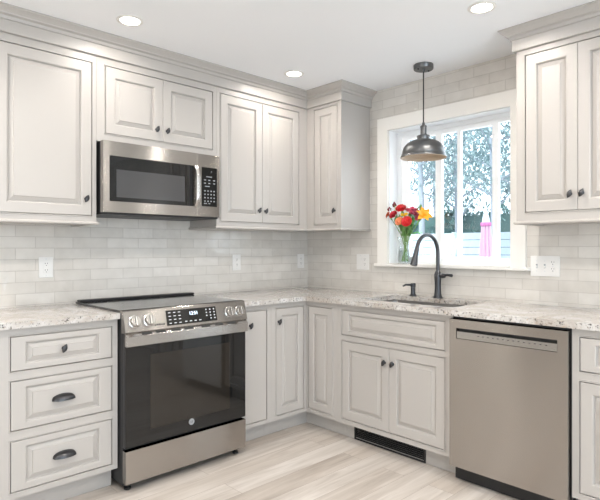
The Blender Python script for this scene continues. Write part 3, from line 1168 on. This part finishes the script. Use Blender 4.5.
plate('white two-socket wall outlet on the tile above the three-drawer cabinet', 'wall_outlet', 'outlet', (-2.124, 0, 1.134), 0, .078, .120, ['decora'])
plate('white wall outlet plate on the tile just beside the range, under the two-door cabinet', 'wall_outlet', 'outlet', (-.758, 0, 1.138), 0, .078, .122, ['decora'])
plate('white outlet plate on the tile tucked next to the inside corner', 'wall_outlet', 'outlet', (-.084, 0, 1.136), 0, .078, .120, ['decora'])
plate('white double plate of rocker switches between the corner and the window', 'switch_plate', 'switch', (0, -.615, 1.139), R(-90), .124, .122, ['rocker', 'decora'])
plate('wide white three-gang plate with two toggle switches and an outlet', 'switch_plate', 'switch', (0, -1.985, 1.140), R(-90), .166, .120, ['toggle', 'toggle', 'outlet'])

# ------------------------------------------------------------------ vase with flowers on the window stool
SILL = 1.1337
VX, VY = .030, -.982
vs_ = thing('vase', 'clear flared glass vase holding the flowers on the window sill', 'vase', (VX, VY, SILL))
bm = NB()
lathe(bm, [(0, .0005), (.050, .0005), (.053, .004), (.053, .05), (.048, .10), (.046, .14), (.056, .192), (.054, .192), (.0440, .14), (.0460, .10), (.0510, .05), (.051, .012), (0, .010)], 36)
ob('glass', bm, VASEG, vs_, smooth=40)
bm = NB()
lathe(bm, [(0, .0115), (.0500, .0125), (.0500, .05), (.0455, .095), (0, .096)], 30)
ob('water', bm, glass_material('vase_water', (.90, .96, .94, 1)), vs_, smooth=40)

STEMM = mat('flower_stem', srgb(128, 160, 92), .5)
LEAFM = leaf_material('bouquet_leaf', srgb(84, 140, 70), srgb(148, 186, 116))
LEAFB = mat('bright_leaf', srgb(84, 190, 48), .45)


def fmat(name, r, g, b):
    m = mat(name, srgb(r, g, b), .5)
    return m


def petal(bm, M, L, wd, curl, cup, n=5, tipw=.25):
    rows = []
    for i in range(n + 1):
        t = i / n
        w = wd * (sin(pi * (.12 + .80 * t)) ** .8)
        if t == 1: w = wd * tipw
        y = L * t
        z = cup * sin(pi * .5 * t) * L - curl * L * t ** 3
        rows.append([bm.verts.new(M @ Vector((s * w, y * (1 - .08 * abs(s)), z + .25 * w * abs(s)))) for s in (-1, -.5, 0, .5, 1)])
    for a, b in zip(rows, rows[1:]):
        for k in range(4): bm.faces.new((a[k], a[k + 1], b[k + 1], b[k]))


def bez(p0, p1, p2, n=8):
    return [p0 * (1 - t) ** 2 + p1 * 2 * t * (1 - t) + p2 * t * t for t in [i / n for i in range(n + 1)]]


def stem_foot(i):
    a = i * 2.4
    return Vector((VX + .024 * cos(a), VY + .024 * sin(a), SILL + .016))


def stem_path(i, top):
    f = stem_foot(i)
    a = i * 2.4 + pi
    neck = Vector((VX + .012 * cos(a), VY + .016 * sin(a) + .12 * (top.y - VY), SILL + .185))
    ctl = neck + (neck - f).normalized() * .05
    return [f, f.lerp(neck, .5)] + bez(neck, ctl, top, 6)


def orient(pos, d):
    return Matrix.Translation(pos) @ Vector(d).normalized().to_track_quat('Z', 'Y').to_matrix().to_4x4()


def flower(i, kind, pos, size, m, label, d=(-.6, -.3, .7), group=None):
    pos = Vector(pos)
    t = thing('rose' if kind == 'rose' else 'lily' if kind == 'lily' else 'flower', label, 'flower', tuple(stem_foot(i)))
    base = Vector(t.location)
    d = Vector(d).normalized()
    M = orient(pos - d * size * .45, d)
    bm = NB()
    rnd = random.Random(i * 13 + 5)
    if kind == 'rose':
        for layer, (np_, L, wd, el) in enumerate(((4, .62, .34, 74), (5, .80, .46, 62), (6, .98, .56, 44), (6, 1.05, .58, 20))):
            for k in range(np_):
                P = M @ Matrix.Rotation(2 * pi * k / np_ + layer * .6 + rnd.random() * .2, 4, 'Z') @ Matrix.Rotation(R(el), 4, 'X') @ Matrix.Translation((0, .02 * size, 0))
                petal(bm, P, size * L * .72, size * wd, .25, .18, tipw=.55)
        lathe(bm, [(0, 0), (size * .3, size * .10), (size * .34, size * .4), (size * .2, size * .55), (0, size * .5)], 10, M)
    elif kind == 'lily':
        for k in range(6):
            P = M @ Matrix.Rotation(2 * pi * k / 6 + rnd.random() * .3, 4, 'Z') @ Matrix.Rotation(R(48 if k % 2 else 36), 4, 'X')
            petal(bm, P, size * 1.15, size * .34, .35, .10, tipw=.12)
    elif kind == 'cluster':
        for q in range(5):
            c = M @ Matrix.Translation((rnd.uniform(-.5, .5) * size, rnd.uniform(-.5, .5) * size, rnd.uniform(0, .5) * size)) @ Matrix.Rotation(rnd.uniform(-.5, .5), 4, 'X')
            for k in range(6):
                petal(bm, c @ Matrix.Rotation(2 * pi * k / 6, 4, 'Z') @ Matrix.Rotation(R(50), 4, 'X'), size * .55, size * .2, .2, .1, tipw=.3)
    elif kind == 'berry':
        for q in range(7):
            c = M @ Matrix.Translation((rnd.uniform(-.6, .6) * size, rnd.uniform(-.6, .6) * size, rnd.uniform(-.4, .6) * size))
            lathe(bm, [(0, -.3 * size), (.22 * size, -.2 * size), (.3 * size, 0), (.22 * size, .2 * size), (0, .3 * size)], 8, c)
    bm.transform(Matrix.Translation(-base))
    ob('bloom', bm, m, t, smooth=60)
    bm = NB()
    tube(bm, [p - base for p in stem_path(i, pos - d * size * .4)], .0026, 6)
    st = ob('stem', bm, STEMM, t, smooth=60)
    bm = NB()
    pth = stem_path(i, pos - d * size * .4)
    for k in (4, 5, 6, 7):
        p = pth[k]
        a = rnd.uniform(0, 2 * pi)
        petal(bm, orient(p, (cos(a) * .6, sin(a) * .8, .5)) @ Matrix.Rotation(R(60), 4, 'X'), .048, .011, .3, .1, tipw=.08)
    bm.transform(Matrix.Translation(-base))
    ob('leaf', bm, LEAFM, st, smooth=60)
    return t


RED, RED2 = fmat('red_petal', 206, 30, 34), fmat('crimson_petal', 188, 28, 46)
PINK, PURP = fmat('rose_pink_petal', 206, 66, 92), fmat('mauve_petal', 158, 58, 88)
PEACH, YEL, ORG, ORP = fmat('peach_petal', 240, 142, 96), fmat('yellow_petal', 246, 206, 40), fmat('golden_petal', 248, 170, 36), fmat('rust_petal', 206, 92, 44)
BERR = fmat('dark_berry', 120, 26, 46)
flower(0, 'rose', (-.050, -1.000, 1.540), 0.054, RED, 'tall red rose at the top of the bouquet', (-.6, -.2, .7))
flower(1, 'rose', (-.080, -.950, 1.492), 0.046, RED2, 'crimson rose next to the small rust-orange flower', (-.7, .1, .5))
flower(2, 'rose', (-.075, -.899, 1.490), 0.036, ORP, 'small rust-orange flower at the outer edge of the bouquet by the casing', (-.6, .5, .4))
flower(3, 'rose', (-.085, -1.007, 1.440), 0.044, PEACH, 'peach-coloured rose low at the front of the bouquet', (-.8, -.1, .3))
flower(4, 'rose', (-.078, -1.066, 1.438), 0.054, RED, 'large red rose low at the front, beside the peach rose', (-.8, -.3, .3))
flower(5, 'cluster', (-.030, -1.020, 1.490), 0.036, YEL, 'small yellow flower in the middle of the bouquet', (-.6, -.2, .8))
flower(6, 'cluster', (0.0, -1.046, 1.525), 0.054, PINK, 'pink flower cluster standing upright behind the yellow flower', (-.3, -.2, .9))
flower(7, 'cluster', (-.030, -1.092, 1.504), 0.054, PINK, 'pink flower cluster between the yellow flower and the mauve one', (-.5, -.3, .8))
flower(8, 'cluster', (-.040, -1.132, 1.474), 0.051, PURP, 'mauve flower cluster beside the golden lily', (-.6, -.4, .6))
flower(9, 'lily', (-.040, -1.190, 1.478), 0.060, ORG, 'golden orange lily leaning out toward the faucet', (-.55, -.7, .45))
flower(10, 'berry', (-.050, -.943, 1.568), 0.024, BERR, 'sprig of dark red berries rising above the red roses', (-.4, .1, .9))
flower(11, 'berry', (-.060, -.908, 1.534), 0.022, BERR, 'sprig of dark red berries above the rust-orange flower', (-.4, .4, .8))


def spray(i, top, label, n, L, wd, m=LEAFM, seed=0):
    top = Vector(top)
    t = thing('greenery_sprig', label, 'leaves', tuple(stem_foot(i)))
    base = Vector(t.location)
    pth = stem_path(i, top)
    bm = NB()
    tube(bm, [p - base for p in pth], .0022, 6)
    ob('stem', bm, STEMM, t, smooth=60)
    rnd = random.Random(seed)
    bm = NB()
    for k in range(n):
        f = .30 + .70 * (k + .5) / n
        q = f * (len(pth) - 1)
        a = int(min(q, len(pth) - 2))
        p = pth[a].lerp(pth[a + 1], q - a)
        if p.z < SILL + .19: p.z = SILL + .19 + rnd.random() * .03
        an = k * 2.4 + rnd.random()
        petal(bm, orient(p, (cos(an) * .7, sin(an) * .8, .7)) @ Matrix.Rotation(R(40), 4, 'X'), L * rnd.uniform(.8, 1.3), wd * 1.35, .3, .1, tipw=.06)
    bm.transform(Matrix.Translation(-base))
    ob('leaf', bm, m, t, smooth=60)


spray(12, (-.055, -.965, 1.43), 'leafy green sprig under the crimson rose', 26, .042, .012, seed=1)
spray(13, (-.050, -1.030, 1.40), 'leafy green sprig spilling over the vase rim below the peach rose', 30, .045, .013, seed=2)
spray(14, (-.030, -1.090, 1.42), 'leafy green sprig below the mauve flower cluster', 26, .046, .012, seed=3)
spray(15, (-.005, -1.150, 1.520), 'spiky green sprig rising behind the golden lily', 10, .060, .007, seed=4)
spray(16, (.0, -.955, 1.44), 'leafy green sprig at the window-frame side of the bouquet', 22, .042, .012, seed=5)
t = thing('greenery_sprig', 'bright green broad leaves hanging out beside the faucet spout', 'leaves', tuple(stem_foot(17)))
base = Vector(t.location)
bm = NB()
pth = stem_path(17, Vector((-.015, -1.09, 1.345)))
tube(bm, [p - base for p in pth], .0024, 6)
ob('stem', bm, STEMM, t, smooth=60)
bm = NB()
for p, d, L in ((pth[-1], (-.2, -1, .12), .085), (pth[-2], (-.3, -1, -.10), .095)):
    M = Matrix.Translation(p) @ Vector(d).normalized().to_track_quat('Y', 'Z').to_matrix().to_4x4()
    petal(bm, M, L, .015, .15, .12, n=7, tipw=.05)
bm.transform(Matrix.Translation(-base))
ob('leaf', bm, LEAFB, t, smooth=60)

# ------------------------------------------------------------------ outdoors
GZ = .10
bm = NB()
box(bm, .20, 60, -40, 40, GZ - .1, GZ)
o = struct('ground_outside', bm, mat('pale_patio', srgb(150, 152, 156), .8))
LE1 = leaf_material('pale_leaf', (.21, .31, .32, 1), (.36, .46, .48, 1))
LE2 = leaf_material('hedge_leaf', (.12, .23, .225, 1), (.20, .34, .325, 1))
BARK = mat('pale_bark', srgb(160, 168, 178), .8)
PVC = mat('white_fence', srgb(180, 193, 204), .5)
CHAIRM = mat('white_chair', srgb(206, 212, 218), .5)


def leaves(bm, blobs, n, size, rnd):
    for _ in range(n):
        c, r = rnd.choice(blobs)
        v = Vector((rnd.gauss(0, 1), rnd.gauss(0, 1), rnd.gauss(0, 1))).normalized() * r * rnd.random() ** .5
        p = Vector(c) + v
        M = Matrix.Translation(p) @ Matrix.Rotation(rnd.uniform(0, 6.28), 4, 'Z') @ Matrix.Rotation(rnd.uniform(-1.2, 1.2), 4, 'X')
        s = size * rnd.uniform(.6, 1.3)
        bm.faces.new([bm.verts.new(M @ Vector(q)) for q in ((-.35 * s, 0, 0), (0, -.9 * s, .12 * s), (.35 * s, 0, 0), (0, .9 * s, .12 * s))])


def tree(x, y, h, spread, n, label, seed, size=.075, low=.3):
    rnd = random.Random(seed)
    t = thing('tree', label, 'tree', (x, y, GZ))
    bm = NB()
    tube(bm, [(0, 0, 0), (.05, .03, h * .3), (-.04, .05, h * .6), (.02, 0, h * .9)], [.10, .085, .06, .02], 10)
    blobs = []
    for k in range(13):
        a = k * 2.4
        zz = h * (low + .07 + (.93 - low) * k / 13)
        rr_ = spread * (1.05 - .6 * abs(k / 13 - .35)) * rnd.uniform(.6, 1)
        e = Vector((cos(a) * rr_, sin(a) * rr_, zz + .25))
        tube(bm, [(0, 0, zz - .35), (e.x * .5, e.y * .5, zz - .05), e], [.035, .022, .008], 6)
        blobs.append((e, spread * .42))
        blobs.append((e * .5 + Vector((0, 0, zz * .5)), spread * .34))
    ob('trunk', bm, BARK, t, smooth=60)
    bm = NB()
    leaves(bm, blobs, int(n * 1.7), size, rnd)
    ob('crown', bm, LE1, t)


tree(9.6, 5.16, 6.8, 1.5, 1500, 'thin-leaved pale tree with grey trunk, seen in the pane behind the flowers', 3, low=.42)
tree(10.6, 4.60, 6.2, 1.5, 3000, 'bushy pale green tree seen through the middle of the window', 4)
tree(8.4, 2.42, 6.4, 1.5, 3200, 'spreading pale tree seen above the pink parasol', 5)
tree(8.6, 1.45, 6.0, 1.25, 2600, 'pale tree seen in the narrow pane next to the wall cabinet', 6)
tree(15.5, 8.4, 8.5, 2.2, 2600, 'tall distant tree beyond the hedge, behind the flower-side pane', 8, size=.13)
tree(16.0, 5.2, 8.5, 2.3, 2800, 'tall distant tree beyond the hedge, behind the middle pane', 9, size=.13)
rnd = random.Random(2)
hg = thing('hedge', 'long clipped blue-green hedge behind the white fence outside', 'hedge', (11.4, 5, GZ))
bm = NB()
leaves(bm, [((rnd.uniform(-.2, .2), -6 + k * .3, rnd.uniform(.4, 2.05)), .5) for k in range(46)], 9000, .14, rnd)
ob('foliage', bm, LE2, hg)
bm = NB()
box(bm, -.3, .3, -6.3, 7.8, 0, 2.1)
ob('twig_core', bm, mat('hedge_core', (.09, .16, .155, 1), .9), hg)
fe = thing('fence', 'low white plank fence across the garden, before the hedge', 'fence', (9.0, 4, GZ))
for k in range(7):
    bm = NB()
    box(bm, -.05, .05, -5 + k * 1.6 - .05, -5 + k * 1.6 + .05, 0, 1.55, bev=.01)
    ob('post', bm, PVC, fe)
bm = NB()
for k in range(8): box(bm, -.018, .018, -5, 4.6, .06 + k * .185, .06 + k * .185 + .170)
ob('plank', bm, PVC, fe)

# closed parasol
pu = thing('parasol', 'closed pink parasol with white top standing outside the window', 'parasol', (5.37, 1.10, GZ))
bm = NB()
lathe(bm, [(0, 0), (.24, 0), (.24, .05), (.05, .09), (.03, .30), (0, .30)], 28)
ob('base', bm, PVC, pu, smooth=40)
bm = NB()
tube(bm, [(0, 0, .2), (0, 0, 1.85)], .02, 12)
ob('pole', bm, PVC, pu, smooth=60)
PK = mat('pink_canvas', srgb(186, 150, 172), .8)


def folds(zr, nn=8, amp=.25):
    bm = NB()
    rings = []
    for z, r in zr:
        rings.append([bm.verts.new((r * (1 + amp * cos(nn * a)) * cos(a), r * (1 + amp * cos(nn * a)) * sin(a), z)) for a in [2 * pi * k / 64 for k in range(64)]])
    for a, b in zip(rings, rings[1:]):
        for k in range(64): bm.faces.new((a[k], a[(k + 1) % 64], b[(k + 1) % 64], b[k]))
    return bm


ob('canopy', folds([(.35, .115), (.6, .110), (1.0, .095), (1.43, .070), (1.55, .062)]), PK, pu, smooth=60)
ob('canopy_top', folds([(1.55, .063), (1.65, .055), (1.75, .030), (1.80, .022)], amp=.15), PVC, pu, smooth=60)
ob('tie_band', folds([(1.52, .080), (1.535, .086), (1.57, .086), (1.585, .080)], amp=.1), mat('pink_tie', srgb(172, 96, 146), .7), pu, smooth=60)


def garden_chair(x, y, rz, label):
    t = thing('garden_chair', label, 'chair', (x, y, GZ), rz)
    bm = NB()
    for k in range(6): box(bm, -.28, .28, -.30 + k * .098, -.215 + k * .098, .40 - k * .010, .42 - k * .010)
    ob('seat', bm, CHAIRM, t)
    bm = NB()
    for k in range(6): box(bm, -.28 + k * .095, -.205 + k * .095, -.01, .01, 0, 1.05 + .10 * sin(pi * (k + .5) / 6))
    for z in (.10, .60): box(bm, -.28, .28, .01, .03, z, z + .06)
    bm.transform(Matrix.Translation((0, .30, .34)) @ Matrix.Rotation(R(-22), 4, 'X'))
    ob('backrest', bm, CHAIRM, t)
    for s in (-1, 1):
        bm = NB()
        box(bm, s * .30 - .05, s * .30 + .05, -.36, .38, .60, .622, bev=.004)
        ob('armrest', bm, CHAIRM, t)
        for yy, zz in ((-.30, .60), (.28, .60)):
            bm = NB()
            box(bm, s * .30 - .02, s * .30 + .02, yy - .04, yy + .04, 0, zz, bev=.003)
            ob('leg', bm, CHAIRM, t)


garden_chair(6.1, 2.02, R(200), 'white slatted garden chair outside, beside the pink parasol')
garden_chair(6.6, 3.0, R(150), 'white slatted garden chair outside, behind the faucet spout')
